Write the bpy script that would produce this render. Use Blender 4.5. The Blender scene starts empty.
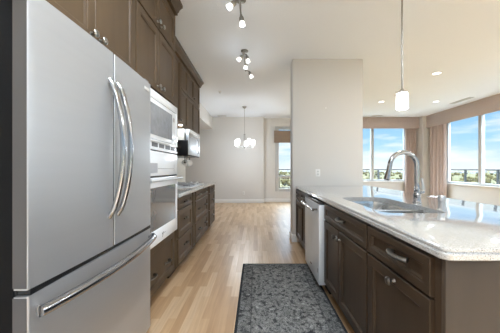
import bpy, bmesh, math, random
from mathutils import Vector, Matrix, noise
random.seed(7)
S = bpy.context.scene
C = S.collection
PI = math.pi
R = math.radians

# ------------------------------------------------------------------ camera
cam = bpy.data.cameras.new('camera')
camo = bpy.data.objects.new('camera', cam); C.objects.link(camo)
camo.location = (0, 0, 1.19); camo.rotation_euler = (R(90), 0, 0)
cam.sensor_width = 36; cam.lens = 36 * 240 / 500
cam.shift_x = -5.5 / 500; cam.shift_y = 2.0 / 500
cam.clip_start = .05; cam.clip_end = 6000
S.camera = camo
S.view_settings.view_transform = 'Standard'; S.view_settings.look = 'None'
S.view_settings.gamma = 1; S.view_settings.use_curve_mapping = False
S.view_settings.exposure = 1.17
S.cycles.use_denoising = True
S.cycles.max_bounces = 12; S.cycles.diffuse_bounces = 6
S.cycles.glossy_bounces = 5; S.cycles.transparent_max_bounces = 16
S.cycles.sample_clamp_indirect = 6
S.cycles.caustics_reflective = False; S.cycles.caustics_refractive = False

# ------------------------------------------------------------------ sky
SKY_LOW, SKY_HIGH = .53, 11.0
W = bpy.data.worlds.new('sky'); S.world = W; W.use_nodes = True
nt = W.node_tree; N = nt.nodes; L = nt.links; N.clear()
out = N.new('ShaderNodeOutputWorld'); bg = N.new('ShaderNodeBackground')
tc = N.new('ShaderNodeTexCoord'); sep = N.new('ShaderNodeSeparateXYZ')
L.new(tc.outputs['Generated'], sep.inputs[0])
ramp = N.new('ShaderNodeValToRGB'); L.new(sep.outputs['Z'], ramp.inputs[0])
cr = ramp.color_ramp
cr.elements[0].position = 0.0; cr.elements[0].color = (.86, .93, .98, 1)
cr.elements[1].position = .9; cr.elements[1].color = (.16, .36, .80, 1)
e = cr.elements.new(.09); e.color = (.42, .70, .97, 1)
e = cr.elements.new(.22); e.color = (.25, .55, .93, 1)
mp = N.new('ShaderNodeMapping'); mp.inputs['Scale'].default_value = (2.2, 2.2, 11)
L.new(tc.outputs['Generated'], mp.inputs[0])
nz = N.new('ShaderNodeTexNoise'); nz.inputs['Scale'].default_value = 1.9; nz.inputs['Detail'].default_value = 6
nz.inputs['Roughness'].default_value = .55; L.new(mp.outputs[0], nz.inputs['Vector'])
cr2 = N.new('ShaderNodeValToRGB'); L.new(nz.outputs[0], cr2.inputs[0])
cr2.color_ramp.elements[0].position = .45; cr2.color_ramp.elements[0].color = (0, 0, 0, 1)
cr2.color_ramp.elements[1].position = .64; cr2.color_ramp.elements[1].color = (.9, .9, .9, 1)
mx = N.new('ShaderNodeMix'); mx.data_type = 'RGBA'
L.new(cr2.outputs[0], mx.inputs['Factor']); L.new(ramp.outputs[0], mx.inputs['A']); mx.inputs['B'].default_value = (1, 1, 1, 1)
L.new(mx.outputs['Result'], bg.inputs[0])
# unseen upper sky, made many times brighter to add light to the room
cr3 = N.new('ShaderNodeMapRange'); cr3.inputs['From Min'].default_value = .27; cr3.inputs['From Max'].default_value = .5
cr3.inputs['To Min'].default_value = SKY_LOW; cr3.inputs['To Max'].default_value = SKY_HIGH
L.new(sep.outputs['Z'], cr3.inputs['Value']); L.new(cr3.outputs[0], bg.inputs[1])
hi = N.new('ShaderNodeMapRange'); hi.inputs['From Min'].default_value = .27; hi.inputs['From Max'].default_value = .45
L.new(sep.outputs['Z'], hi.inputs['Value'])
mx2 = N.new('ShaderNodeMix'); mx2.data_type = 'RGBA'; L.new(hi.outputs[0], mx2.inputs['Factor']); L.new(mx.outputs['Result'], mx2.inputs['A'])
mx2.inputs['B'].default_value = (.68, .85, 1.0, 1); L.new(mx2.outputs['Result'], bg.inputs[0])
L.new(bg.outputs[0], out.inputs[0])

sun = bpy.data.lights.new('sun', 'SUN'); sun.energy = 3.0; sun.angle = R(1); sun.color = (1, .95, .86)
suno = bpy.data.objects.new('sun', sun); C.objects.link(suno)
suno.rotation_euler = Vector((.45, .7, -.75)).to_track_quat('-Z', 'Y').to_euler()

# ------------------------------------------------------------------ lamps strengths
CAN_ADDED_KIT_W = 24    # added unseen cans over the kitchen aisle, for more light
CAN_ADDED_NEAR_W = 12   # added unseen cans over the near half of the room, for more light
CAN_W = .3        # recessed ceiling cans
TRACK_W = .3       # each spotlight bulb of the track fixtures
PEND_W = 2
CHAND_W = 4.5

# ------------------------------------------------------------------ materials
def mat(name, col, rough=.5, metal=0, spec=.5, emit=None, estr=0, var=0, vscale=8, bump=0, bscale=50, stretch=None, aniso=0, coat=0):
    m = bpy.data.materials.new(name); m.use_nodes = True
    n = m.node_tree.nodes; l = m.node_tree.links
    b = n['Principled BSDF']
    b.inputs['Base Color'].default_value = (*col, 1); b.inputs['Roughness'].default_value = rough
    b.inputs['Metallic'].default_value = metal; b.inputs['Specular IOR Level'].default_value = spec
    if aniso: b.inputs['Anisotropic'].default_value = aniso
    if coat: b.inputs['Coat Weight'].default_value = coat; b.inputs['Coat Roughness'].default_value = .08
    if emit: b.inputs['Emission Color'].default_value = (*emit, 1); b.inputs['Emission Strength'].default_value = estr
    t = n.new('ShaderNodeTexCoord'); mpn = n.new('ShaderNodeMapping')
    l.new(t.outputs['Object'], mpn.inputs[0])
    if stretch: mpn.inputs['Scale'].default_value = stretch
    if var:
        z = n.new('ShaderNodeTexNoise'); z.inputs['Scale'].default_value = vscale; z.inputs['Detail'].default_value = 5
        l.new(mpn.outputs[0], z.inputs['Vector'])
        r = n.new('ShaderNodeValToRGB'); l.new(z.outputs[0], r.inputs[0])
        r.color_ramp.elements[0].position = .3; r.color_ramp.elements[1].position = .7
        r.color_ramp.elements[0].color = (*[c * (1 - var) for c in col], 1)
        r.color_ramp.elements[1].color = (*[min(1, c * (1 + var)) for c in col], 1)
        l.new(r.outputs[0], b.inputs['Base Color'])
    if bump:
        z = n.new('ShaderNodeTexNoise'); z.inputs['Scale'].default_value = bscale; z.inputs['Detail'].default_value = 3
        l.new(mpn.outputs[0], z.inputs['Vector'])
        bp = n.new('ShaderNodeBump'); bp.inputs['Strength'].default_value = bump; bp.inputs['Distance'].default_value = .01
        l.new(z.outputs[0], bp.inputs['Height']); l.new(bp.outputs[0], b.inputs['Normal'])
    return m

M = {}
M['wall'] = mat('wall_paint', (.65, .63, .605), .85, bump=.06, bscale=120)
M['ceiling'] = mat('ceiling_texture', (.79, .825, .87), .9, bump=.25, bscale=45)
M['white'] = mat('white_trim', (.80, .79, .77), .45, bump=.02)
M['vinyl'] = mat('window_vinyl', (.52, .52, .52), .4, bump=.02)
M['steel'] = mat('brushed_steel', (.54, .555, .58), .40, .78, var=.012, vscale=40, stretch=(1, .02, 1))
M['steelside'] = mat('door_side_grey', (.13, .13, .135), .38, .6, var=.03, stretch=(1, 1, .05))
M['case'] = mat('dark_case', (.010, .010, .011), .75, spec=.12, var=.05)
M['chrome'] = mat('polished_chrome', (.42, .42, .43), .16, 1, var=.02)
M['satin'] = mat('satin_chrome', (.55, .55, .55), .28, .8)
M['nickel'] = mat('brushed_nickel', (.30, .285, .26), .30, 1, var=.05)
M['bronze'] = mat('dark_nickel', (.16, .145, .13), .32, 1, var=.05)
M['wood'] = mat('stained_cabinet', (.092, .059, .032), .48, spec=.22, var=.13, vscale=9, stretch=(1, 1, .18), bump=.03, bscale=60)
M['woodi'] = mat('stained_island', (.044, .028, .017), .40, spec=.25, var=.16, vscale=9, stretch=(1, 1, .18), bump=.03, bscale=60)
M['dwsteel'] = mat('lightened_steel', (.74, .76, .78), .42, .45, var=.03, vscale=60, stretch=(1, 1, .02))  # paler copy of the steel; reflected light is put into its base colour
M['sinksteel'] = mat('sink_steel', (.56, .56, .55), .16, .95, var=.04, vscale=30)
M['woodend'] = mat('stained_panel', (.066, .048, .034), .42, spec=.3, var=.10, vscale=9, stretch=(1, 1, .18))
M['appl'] = mat('white_enamel', (.93, .95, .98), .18, spec=.5, coat=.3, bump=.004)
M['black'] = mat('black_plastic', (.012, .012, .013), .25, var=.05)
M['grey'] = mat('grey_plastic', (.25, .25, .26), .4, var=.05)
M['charcoal'] = mat('charcoal_plastic', (.07, .07, .075), .4, var=.05)
M['sensor'] = mat('control_grey', (.45, .46, .50), .3, var=.05)
M['curtain'] = mat('taupe_curtain', (.50, .40, .36), .8, var=.10, vscale=60, bump=.1, bscale=200)
M['valance'] = mat('taupe_valance', (.47, .385, .35), .75, var=.06, vscale=70, bump=.08, bscale=200)
M['blind'] = mat('brown_shade', (.26, .185, .13), .75, var=.08, vscale=70, bump=.08, bscale=200)
M['rail'] = mat('railing_black', (.05, .05, .055), .4, .5, var=.05)
M['concrete'] = mat('balcony_concrete', (.30, .30, .30), .8, var=.1)
M['paper'] = mat('paper_white', (.85, .84, .81), .8, bump=.1, bscale=60)
M['ovenglass'] = mat('oven_glass', (.10, .105, .12), .06, spec=.9, var=.1, coat=.6)
M['mwglass'] = mat('microwave_glass', (.30, .32, .36), .14, spec=.8, var=.12, vscale=20, coat=.5)
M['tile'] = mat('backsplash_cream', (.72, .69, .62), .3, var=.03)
M['shade'] = mat('lit_opal_glass', (.9, .9, .88), .3, emit=(1, .97, .93), estr=.7, bump=.01)
M['lens'] = mat('lit_lamp_lens', (.9, .9, .88), .3, emit=(1, .98, .95), estr=1.5, bump=.01)
M['vent'] = mat('vent_grille', (.58, .58, .57), .6, bump=.02)

def glass_mat():
    m = bpy.data.materials.new('window_glass'); m.use_nodes = True
    n = m.node_tree.nodes; l = m.node_tree.links; n.clear()
    o = n.new('ShaderNodeOutputMaterial'); t = n.new('ShaderNodeBsdfTransparent'); g = n.new('ShaderNodeBsdfGlossy')
    g.inputs['Roughness'].default_value = .02; t.inputs[0].default_value = (.97, .985, .98, 1)
    f = n.new('ShaderNodeLayerWeight'); f.inputs['Blend'].default_value = .5
    p5 = n.new('ShaderNodeMath'); p5.operation = 'POWER'; p5.inputs[1].default_value = 5; l.new(f.outputs['Facing'], p5.inputs[0])
    ma = n.new('ShaderNodeMath'); ma.operation = 'MULTIPLY_ADD'; ma.inputs[1].default_value = .9; ma.inputs[2].default_value = .02; l.new(p5.outputs[0], ma.inputs[0])
    x = n.new('ShaderNodeMixShader'); l.new(ma.outputs[0], x.inputs[0]); l.new(t.outputs[0], x.inputs[1]); l.new(g.outputs[0], x.inputs[2])
    l.new(x.outputs[0], o.inputs[0]); return m
M['glass'] = glass_mat()

def nodes_of(name, rough=.4):
    m = bpy.data.materials.new(name); m.use_nodes = True
    n = m.node_tree.nodes; l = m.node_tree.links; b = n['Principled BSDF']; b.inputs['Roughness'].default_value = rough
    t = n.new('ShaderNodeTexCoord'); return m, n, l, b, t
def mixc(n, l, fac, a, b, mode='MIX'):
    x = n.new('ShaderNodeMix'); x.data_type = 'RGBA'; x.blend_type = mode
    for s, v in (('Factor', fac), ('A', a), ('B', b)):
        if hasattr(v, 'is_linked') or hasattr(v, 'links'): l.new(v, x.inputs[s])
        elif s == 'Factor': x.inputs[s].default_value = v
        else: x.inputs[s].default_value = (*v, 1)
    return x.outputs['Result']
def rampn(n, l, src, stops):
    r = n.new('ShaderNodeValToRGB'); l.new(src, r.inputs[0]); el = r.color_ramp.elements
    el[0].position, el[0].color = stops[0][0], (*stops[0][1], 1)
    el[1].position, el[1].color = stops[-1][0], (*stops[-1][1], 1)
    for p, c in stops[1:-1]:
        q = el.new(p); q.color = (*c, 1)
    return r.outputs[0]

def floor_mat():
    m, n, l, b, t = nodes_of('oak_strip_floor', .36)
    mp_ = n.new('ShaderNodeMapping'); mp_.inputs['Rotation'].default_value = (0, 0, R(90)); l.new(t.outputs['Object'], mp_.inputs[0])
    br = n.new('ShaderNodeTexBrick'); l.new(mp_.outputs[0], br.inputs['Vector'])
    br.inputs['Scale'].default_value = 1; br.inputs['Brick Width'].default_value = .52; br.inputs['Row Height'].default_value = .066
    br.inputs['Mortar Size'].default_value = .0007; br.inputs['Mortar Smooth'].default_value = .3; br.inputs['Bias'].default_value = 0
    br.offset = .37; br.offset_frequency = 2; br.squash = 1.0
    br.inputs['Color1'].default_value = (.0, .0, .0, 1); br.inputs['Color2'].default_value = (1, 1, 1, 1); br.inputs['Mortar'].default_value = (.25, .25, .25, 1)
    tone = rampn(n, l, br.outputs['Color'], [(0, (.43, .265, .14)), (.4, (.53, .345, .195)), (.75, (.57, .39, .235)), (1, (.62, .445, .285))])
    mp2 = n.new('ShaderNodeMapping'); mp2.inputs['Scale'].default_value = (28, 1.6, 1); l.new(t.outputs['Object'], mp2.inputs[0])
    nz = n.new('ShaderNodeTexNoise'); nz.inputs['Scale'].default_value = 2; nz.inputs['Detail'].default_value = 6; l.new(mp2.outputs[0], nz.inputs['Vector'])
    gr = rampn(n, l, nz.outputs[0], [(.3, (.86, .83, .80)), (.7, (1.06, 1.05, 1.04))])
    c = mixc(n, l, 1.0, tone, gr, 'MULTIPLY')
    l.new(c, b.inputs['Base Color'])
    b.inputs['Coat Weight'].default_value = .25; b.inputs['Coat Roughness'].default_value = .25
    bp = n.new('ShaderNodeBump'); bp.inputs['Strength'].default_value = .12; bp.inputs['Distance'].default_value = .003
    l.new(nz.outputs[0], bp.inputs['Height']); l.new(bp.outputs[0], b.inputs['Normal'])
    return m
M['floor'] = floor_mat()

def quartz_mat():
    m, n, l, b, t = nodes_of('speckled_quartz', .13)
    v = n.new('ShaderNodeTexNoise'); v.inputs['Scale'].default_value = 230; v.inputs['Detail'].default_value = 2; l.new(t.outputs['Object'], v.inputs['Vector'])
    c1 = rampn(n, l, v.outputs[0], [(.30, (.16, .15, .135)), (.42, (.45, .44, .42)), (.60, (.50, .495, .48)), (.70, (.70, .70, .69))])
    v2 = n.new('ShaderNodeTexNoise'); v2.inputs['Scale'].default_value = 6; v2.inputs['Detail'].default_value = 4; l.new(t.outputs['Object'], v2.inputs['Vector'])
    c2 = rampn(n, l, v2.outputs[0], [(.3, (.95, .95, .95)), (.7, (1, 1, 1))])
    l.new(mixc(n, l, 1.0, c1, c2, 'MULTIPLY'), b.inputs['Base Color'])
    b.inputs['Specular IOR Level'].default_value = .7; b.inputs['Coat Weight'].default_value = 1; b.inputs['Coat IOR'].default_value = 1.9; b.inputs['Coat Roughness'].default_value = .06
    return m
M['quartz'] = quartz_mat()

def rug_mat():
    m, n, l, b, t = nodes_of('distressed_rug', .95)
    b.inputs['Specular IOR Level'].default_value = .1
    sp = n.new('ShaderNodeSeparateXYZ'); l.new(t.outputs['Object'], sp.inputs[0])
    def noi(sc, det=4, vec=None, st=None):
        z = n.new('ShaderNodeTexNoise'); z.inputs['Scale'].default_value = sc; z.inputs['Detail'].default_value = det; z.inputs['Roughness'].default_value = .7
        if st:
            q = n.new('ShaderNodeMapping'); q.inputs['Scale'].default_value = st; l.new(t.outputs['Object'], q.inputs[0]); l.new(q.outputs[0], z.inputs['Vector'])
        else: l.new(t.outputs['Object'], z.inputs['Vector'])
        return z.outputs[0]
    def mth(op, a, bb=None):
        x = n.new('ShaderNodeMath'); x.operation = op
        for i, v in enumerate((a, bb)):
            if v is None: continue
            if isinstance(v, (int, float)): x.inputs[i].default_value = v
            else: l.new(v, x.inputs[i])
        return x.outputs[0]
    # medallion / scroll lattice, mirrored about the centre line
    ax = mth('ABSOLUTE', sp.outputs['X']); ay = mth('PINGPONG', sp.outputs['Y'], .42)
    cx = n.new('ShaderNodeCombineXYZ'); l.new(ax, cx.inputs[0]); l.new(ay, cx.inputs[1])
    vo = n.new('ShaderNodeTexVoronoi'); vo.feature = 'DISTANCE_TO_EDGE'; vo.inputs['Scale'].default_value = 11; l.new(cx.outputs[0], vo.inputs['Vector'])
    vo2 = n.new('ShaderNodeTexVoronoi'); vo2.feature = 'F1'; vo2.inputs['Scale'].default_value = 27; l.new(cx.outputs[0], vo2.inputs['Vector'])
    lines = rampn(n, l, vo.outputs['Distance'], [(.04, (1, 1, 1)), (.11, (0, 0, 0))])
    dots = rampn(n, l, vo2.outputs['Distance'], [(.25, (1, 1, 1)), (.42, (0, 0, 0))])
    wear = rampn(n, l, noi(7, 8), [(.40, (0, 0, 0)), (.62, (1, 1, 1))])
    fine = rampn(n, l, noi(150, 3), [(.36, (.35, .35, .35)), (.64, (1.6, 1.6, 1.6))])
    base = mixc(n, l, mixc(n, l, 1, lines, wear, 'MULTIPLY'), (.215, .21, .20), (.09, .09, .09))
    base = mixc(n, l, mixc(n, l, 1, dots, wear, 'MULTIPLY'), base, (.40, .395, .375))
    base = mixc(n, l, rampn(n, l, noi(24, 8), [(.49, (0, 0, 0)), (.56, (.9, .9, .9))]), base, (.028, .028, .03))
    base = mixc(n, l, rampn(n, l, noi(34, 6, st=(1, .8, 1)), [(.47, (0, 0, 0)), (.60, (.7, .7, .7))]), base, (.27, .265, .25))
    # border bands
    ex = mth('SUBTRACT', .405, ax); ay2 = mth('ABSOLUTE', sp.outputs['Y']); ey = mth('SUBTRACT', 1.0, ay2)
    ed = mth('MINIMUM', ex, ey)
    band = rampn(n, l, ed, [(.0, (0, 0, 0)), (.012, (.0, .0, .0)), (.018, (.75, .75, .75)), (.105, (.75, .75, .75)), (.112, (.3, .3, .3)), (.125, (1, 1, 1))])
    dark = mixc(n, l, band, (.030, .030, .032), base)
    l.new(mixc(n, l, 1, dark, fine, 'MULTIPLY'), b.inputs['Base Color'])
    bp = n.new('ShaderNodeBump'); bp.inputs['Strength'].default_value = .5; bp.inputs['Distance'].default_value = .004
    l.new(noi(350, 2), bp.inputs['Height']); l.new(bp.outputs[0], b.inputs['Normal'])
    return m
M['rug'] = rug_mat()

def land_mat():
    m, n, l, b, t = nodes_of('autumn_land', .95)
    z = n.new('ShaderNodeTexNoise'); z.inputs['Scale'].default_value = .012; z.inputs['Detail'].default_value = 10; z.inputs['Roughness'].default_value = .75
    l.new(t.outputs['Object'], z.inputs['Vector']); b.inputs['Specular IOR Level'].default_value = 0
    l.new(rampn(n, l, z.outputs[0], [(.34, (.018, .022, .018)), (.44, (.05, .042, .022)), (.52, (.08, .068, .042)), (.60, (.035, .045, .04)), (.70, (.11, .11, .115))]), b.inputs['Base Color'])
    return m
M['land'] = land_mat()
M['leaf'] = mat('autumn_leaves', (.044, .036, .018), .9, spec=0, var=.6, vscale=.03)
M['roofs'] = mat('town_roofs', (.15, .15, .16), .8, spec=0, var=.35, vscale=.02)

# ------------------------------------------------------------------ mesh helpers
class MB:
    def __init__(s): s.bm = bmesh.new()
    def box(s, x0, x1, y0, y1, z0, z1, bev=0, seg=2, mat4=None):
        t = bmesh.new(); bmesh.ops.create_cube(t, size=1)
        for v in t.verts: v.co = Vector(((x0 + x1) / 2 + v.co.x * (x1 - x0), (y0 + y1) / 2 + v.co.y * (y1 - y0), (z0 + z1) / 2 + v.co.z * (z1 - z0)))
        if bev: bmesh.ops.bevel(t, geom=t.edges[:], offset=bev, segments=seg, affect='EDGES', profile=.5, clamp_overlap=True)
        s.add(t, mat4); return s
    def add(s, t, mat4=None):
        if mat4: bmesh.ops.transform(t, matrix=mat4, verts=t.verts)
        me = bpy.data.meshes.new('t'); t.to_mesh(me); t.free(); s.bm.from_mesh(me); bpy.data.meshes.remove(me)
    def lathe(s, prof, mat4=None, n=24):
        """prof: list of (r, z), spun about z."""
        t = bmesh.new(); rings = []
        for r, z in prof:
            if r < 1e-6: rings.append([t.verts.new((0, 0, z))])
            else: rings.append([t.verts.new((r * math.cos(2 * PI * i / n), r * math.sin(2 * PI * i / n), z)) for i in range(n)])
        for a, b in zip(rings, rings[1:]):
            if len(a) == 1 and len(b) == 1: continue
            for i in range(n):
                j = (i + 1) % n
                if len(a) == 1: t.faces.new((a[0], b[i], b[j]))
                elif len(b) == 1: t.faces.new((a[i], b[0], a[j]))
                else: t.faces.new((a[i], b[i], b[j], a[j]))
        bmesh.ops.recalc_face_normals(t, faces=t.faces[:]); s.add(t, mat4); return s
    def tube(s, pts, r, n=12, flat=None, cap=True):
        """sweep along points; r scalar or list; flat=(a,b) scales the section along (side, up)."""
        t = bmesh.new(); pts = [Vector(p) for p in pts]; rings = []
        up0 = Vector((0, 0, 1))
        tg = [(pts[min(i + 1, len(pts) - 1)] - pts[max(i - 1, 0)]).normalized() for i in range(len(pts))]
        if abs(tg[0].dot(up0)) > .9: up0 = Vector((0, 1, 0))
        side = tg[0].cross(up0).normalized()
        for i, p in enumerate(pts):
            side = (side - tg[i] * side.dot(tg[i])).normalized(); upv = side.cross(tg[i])
            rr = r[i] if isinstance(r, (list, tuple)) else r
            fa, fb = flat or (1, 1)
            rings.append([t.verts.new(p + side * (math.cos(2 * PI * k / n) * rr * fa) + upv * (math.sin(2 * PI * k / n) * rr * fb)) for k in range(n)])
        for a, b in zip(rings, rings[1:]):
            for i in range(n):
                j = (i + 1) % n; t.faces.new((a[i], b[i], b[j], a[j]))
        if cap: t.faces.new(rings[0]); t.faces.new(rings[-1])
        bmesh.ops.recalc_face_normals(t, faces=t.faces[:]); s.add(t); return s
    def prism(s, poly, a, b, fn):
        """extrude 2-D polygon between a and b; fn(u,v,w) -> point."""
        t = bmesh.new(); A = [t.verts.new(fn(u, v, a)) for u, v in poly]; B = [t.verts.new(fn(u, v, b)) for u, v in poly]
        t.faces.new(A); t.faces.new(B)
        for i in range(len(A)):
            j = (i + 1) % len(A); t.faces.new((A[i], A[j], B[j], B[i]))
        bmesh.ops.recalc_face_normals(t, faces=t.faces[:]); s.add(t); return s
    def build(s, name, m, parent=None, smooth=True, origin=None):
        bmesh.ops.recalc_face_normals(s.bm, faces=s.bm.faces[:]) if False else None
        me = bpy.data.meshes.new(name)
        if origin is None and parent is None:
            xs = [v.co for v in s.bm.verts]
            origin = Vector(((min(v.x for v in xs) + max(v.x for v in xs)) / 2, (min(v.y for v in xs) + max(v.y for v in xs)) / 2, min(v.z for v in xs)))
        if origin is not None: bmesh.ops.translate(s.bm, vec=-Vector(origin), verts=s.bm.verts)
        s.bm.to_mesh(me); s.bm.free()
        if smooth:
            for p in me.polygons: p.use_smooth = True
            me.set_sharp_from_angle(angle=R(35))
        o = bpy.data.objects.new(name, me); C.objects.link(o); me.materials.append(m)
        if origin is not None: o.location = origin
        if parent is not None: o.parent = parent
        return o

def tag(o, label, cat, group=None, kind=None):
    o['label'] = label; o['category'] = cat
    if group: o['group'] = group
    if kind: o['kind'] = kind
    return o
def thing(name, label, cat, loc=(0, 0, 0), group=None, rz=0):
    o = bpy.data.objects.new(name, None); C.objects.link(o); o.location = loc; o.rotation_euler = (0, 0, rz)
    o.empty_display_size = .05
    return tag(o, label, cat, group)
def struct(o): o['kind'] = 'structure'; return o
def sbox(name, m, *b, bev=0): return struct(MB().box(*b, bev=bev).build(name, m))
def copy_tree(o, parent=None):
    c = o.copy(); C.objects.link(c)
    if parent is not None: c.parent = parent
    for ch in [x for x in bpy.data.objects if x.parent == o]: copy_tree(ch, c)
    return c

def lamp(name, kind, loc, watts, parent=None, size=.05, col=(.80, .90, 1), spot=None, rot=None):
    l_ = bpy.data.lights.new(name, kind); l_.energy = watts; l_.color = col
    if kind == 'POINT': l_.shadow_soft_size = size
    if kind == 'SPOT': l_.shadow_soft_size = size; l_.spot_size = R(spot or 150); l_.spot_blend = .6
    if kind == 'AREA': l_.shape = 'DISK'; l_.size = size
    o = bpy.data.objects.new(name, l_); C.objects.link(o); o.location = loc
    if rot: o.rotation_euler = rot
    if parent: o.parent = parent
    return o
# ================================================================== STRUCTURE
ZC = 2.965
KX = -1.48          # kitchen wall plane
WY = 8.3            # dining wall plane
RX = 5.95           # right window wall plane
BACK = -3.2
sbox('floor', M['floor'], -4.2, 6.25, BACK - .2, 8.9, -.12, 0)
sbox('ceiling', M['ceiling'], -4.2, 6.25, BACK - .2, 8.9, ZC, ZC + .25)
sbox('wall_kitchen_left', M['wall'], KX - .15, KX, BACK, 5.04, 0, ZC)
sbox('wall_dining_side', M['wall'], -4.0, KX - .151, 4.9, 5.04, 0, ZC)
sbox('wall_dining_left', M['wall'], -4.15, -4.0, 4.9, WY, 0, ZC)
sbox('wall_dining_back', M['wall'], -4.15, .29, WY, WY + .5, 0, ZC)
wc = MB().box(KX - .15, -.9, BACK - .2, BACK, 0, ZC).box(-.9, 5.6, BACK - .2, BACK, 0, .5).box(-.9, 5.6, BACK - .2, BACK, 2.75, ZC).box(5.6, RX + .2, BACK - .2, BACK, 0, ZC)
struct(wc.build('wall_camera_back', M['wall']))
# back wall with the narrow dining window and the wide living window
wb = MB()
B0, B1 = 8.5, 8.7
wb.box(.29, .70, B0, B1, 0, ZC); wb.box(.70, 1.62, B0, B1, 0, .37); wb.box(.70, 1.62, B0, B1, 2.68, ZC)
wb.box(1.62, 2.75, B0, B1, 0, ZC); wb.box(2.75, 5.36, B0, B1, 0, .74); wb.box(2.75, 5.36, B0, B1, 2.68, ZC); wb.box(5.36, RX, B0, B1, 0, ZC)
struct(wb.build('wall_back', M['wall']))
wr = MB()
wr.box(RX, RX + .2, BACK, B1, 0, .74); wr.box(RX, RX + .2, BACK, B1, 2.68, ZC)
wr.box(RX, RX + .2, 7.62, B1, .74, 2.68); wr.box(RX, RX + .2, 3.7, 4.1, .74, 2.68); wr.box(RX, RX + .2, BACK, -2.6, .74, 2.68)
struct(wr.build('wall_right', M['wall']))
sbox('wall_corner_pillar', M['wall'], 5.66, 5.949, 8.12, 8.499, 0, ZC)
# middle partition (column) the island butts against, with a small plinth on its visible end
sbox('wall_partition', M['wall'], .60, 1.74, 3.89, 4.12, 0, ZC, bev=.004)
sbox('baseboard_partition', M['white'], .585, 1.755, 3.875, 4.135, 0, .12, bev=.004)
sbox('baseboard_dining', M['white'], -4.0, .305, WY - .015, WY, 0, .125, bev=.004)
sbox('baseboard_back', M['white'], .306, 5.66, B0 - .015, B0, 0, .125, bev=.004)
sbox('baseboard_right', M['white'], RX - .015, RX, BACK, 8.12, 0, .125, bev=.004)
# dropped soffit over the passage on the left
sbox('trim_soffit', M['wall'], -3.99, -1.49, 5.05, WY - .001, 2.56, ZC - .001)
# cream tiled backsplash above the left worktop
sbox('trim_backsplash', M['tile'], KX + .0005, KX + .010, 2.6, 5.035, .917, 1.60)

def window(name, ax, c, lo, hi, z0, z1, mull, fw=.055, outer=.10, rails=()):
    """ax 'y': wall plane y=c, runs in x ; ax 'x': wall plane x=c, runs in y."""
    def bx(mb, a0, a1, d0, d1, zz0, zz1, bev=.004):
        if ax == 'y': mb.box(a0, a1, c + d0, c + d1, zz0, zz1, bev)
        else: mb.box(c + d0, c + d1, a0, a1, zz0, zz1, bev)
    f = MB()
    bx(f, lo, lo + outer, .03, .12, z0, z1); bx(f, hi - outer, hi, .03, .12, z0, z1)
    bx(f, lo + outer, hi - outer, .03, .12, z0, z0 + fw); bx(f, lo + outer, hi - outer, .03, .12, z1 - fw, z1)
    for q in mull: bx(f, q - .045, q + .045, .03, .13, z0 + fw, z1 - fw)
    for q0, q1, zz in rails: bx(f, q0, q1, .04, .11, zz - .03, zz + .03)
    o = struct(f.build(name, M['vinyl']))
    g = MB(); bx(g, lo + outer - .01, hi - outer + .01, .072, .080, z0 + fw - .01, z1 - fw + .01, 0)
    gl = g.build('glass_pane', M['glass'], o, origin=o.location); gl.location = (0, 0, 0)
    return o
w1 = window('window_1', 'y', B0, .70, 1.62, .37, 2.68, [], outer=.13, fw=.11, rails=[(.83, 1.49, .90)])
dk = MB()
for q in ((.84, 1.48, .50, .525), (.84, 1.48, .83, .86), (.84, .865, .525, .83), (1.455, 1.48, .525, .83)): dk.box(q[0], q[1], 8.55, 8.6, q[2], q[3])
ob = dk.build('lower_sash', M['grey'], w1, origin=w1.location); ob.location = (0, 0, 0)
window('window_2', 'y', B0, 2.75, 5.36, .74, 2.68, [4.16], outer=.07)
window('window_3', 'x', RX, 4.1, 7.62, .74, 2.68, [6.40, 5.25], outer=.16)
window('window_added_right', 'x', RX, -2.6, 3.7, .74, 2.68, [2.1, .5, -1.1], outer=.10)  # added glazing, out of view, to let in more side light
window('window_added_rear', 'y', BACK - .2, -.9, 5.6, .5, 2.75, [.7, 2.35, 4.0], outer=.08)  # added unseen window behind the camera to brighten the room
sbox('trim_sill_back', M['white'], 2.70, 5.41, B0 - .05, B0 + .03, .715, .739, bev=.005)
sbox('trim_sill_right', M['white'], RX - .05, RX + .03, 4.05, 7.66, .715, .739, bev=.005)
sbox('trim_sill_near', M['white'], RX - .05, RX + .03, -2.65, 3.74, .715, .739, bev=.005)  # sill of the added near glazing

# ================================================================== OUTDOORS
land = struct(MB().box(-2500, 3500, 30, 5000, -36, -35).box(30, 3500, -2500, 30, -36, -35).build('ground', M['land']))
deck = MB().box(6.16, 7.6, BACK, 10.1, -.25, -.06).box(.3, 6.16, 8.92, 10.1, -.25, -.06)
struct(deck.build('balcony_slab', M['concrete']))
r1 = thing('balcony_railing', 'black metal balcony railing outside the back living room window', 'railing', (3.9, 9.9, -.06))
MB().box(-3.6, 3.5, -.03, .03, 1.185, 1.225, .004).build('top_rail', M['rail'], r1)
MB().box(-3.6, 3.5, -.02, .02, .09, .12).build('bottom_rail', M['rail'], r1)
for x in (-3.55, -2.4, -1.25, -.05, 1.17, 2.35, 3.47): MB().box(x - .025, x + .025, -.025, .025, 0, 1.185).build('post', M['rail'], r1)
MB().box(-3.5, 3.45, -.004, .004, .13, 1.15).build('glass_panel', M['glass'], r1)
r2 = thing('balcony_railing', 'black metal balcony railing outside the right-hand window wall', 'railing', (7.4, 3.5, -.06))
MB().box(-.03, .03, -6.4, 6.36, 1.185, 1.225, .004).build('top_rail', M['rail'], r2)
MB().box(-.02, .02, -6.4, 6.36, .09, .12).build('bottom_rail', M['rail'], r2)
y = 8.46 + 1.14
while y > -2.8:
    MB().box(-.025, .025, y - 3.525, y - 3.475, 0, 1.185).build('post', M['rail'], r2); y -= 1.14
MB().box(-.004, .004, -6.35, 6.3, .13, 1.15).build('glass_panel', M['glass'], r2)
tr = MB(); hs = MB()
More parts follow.
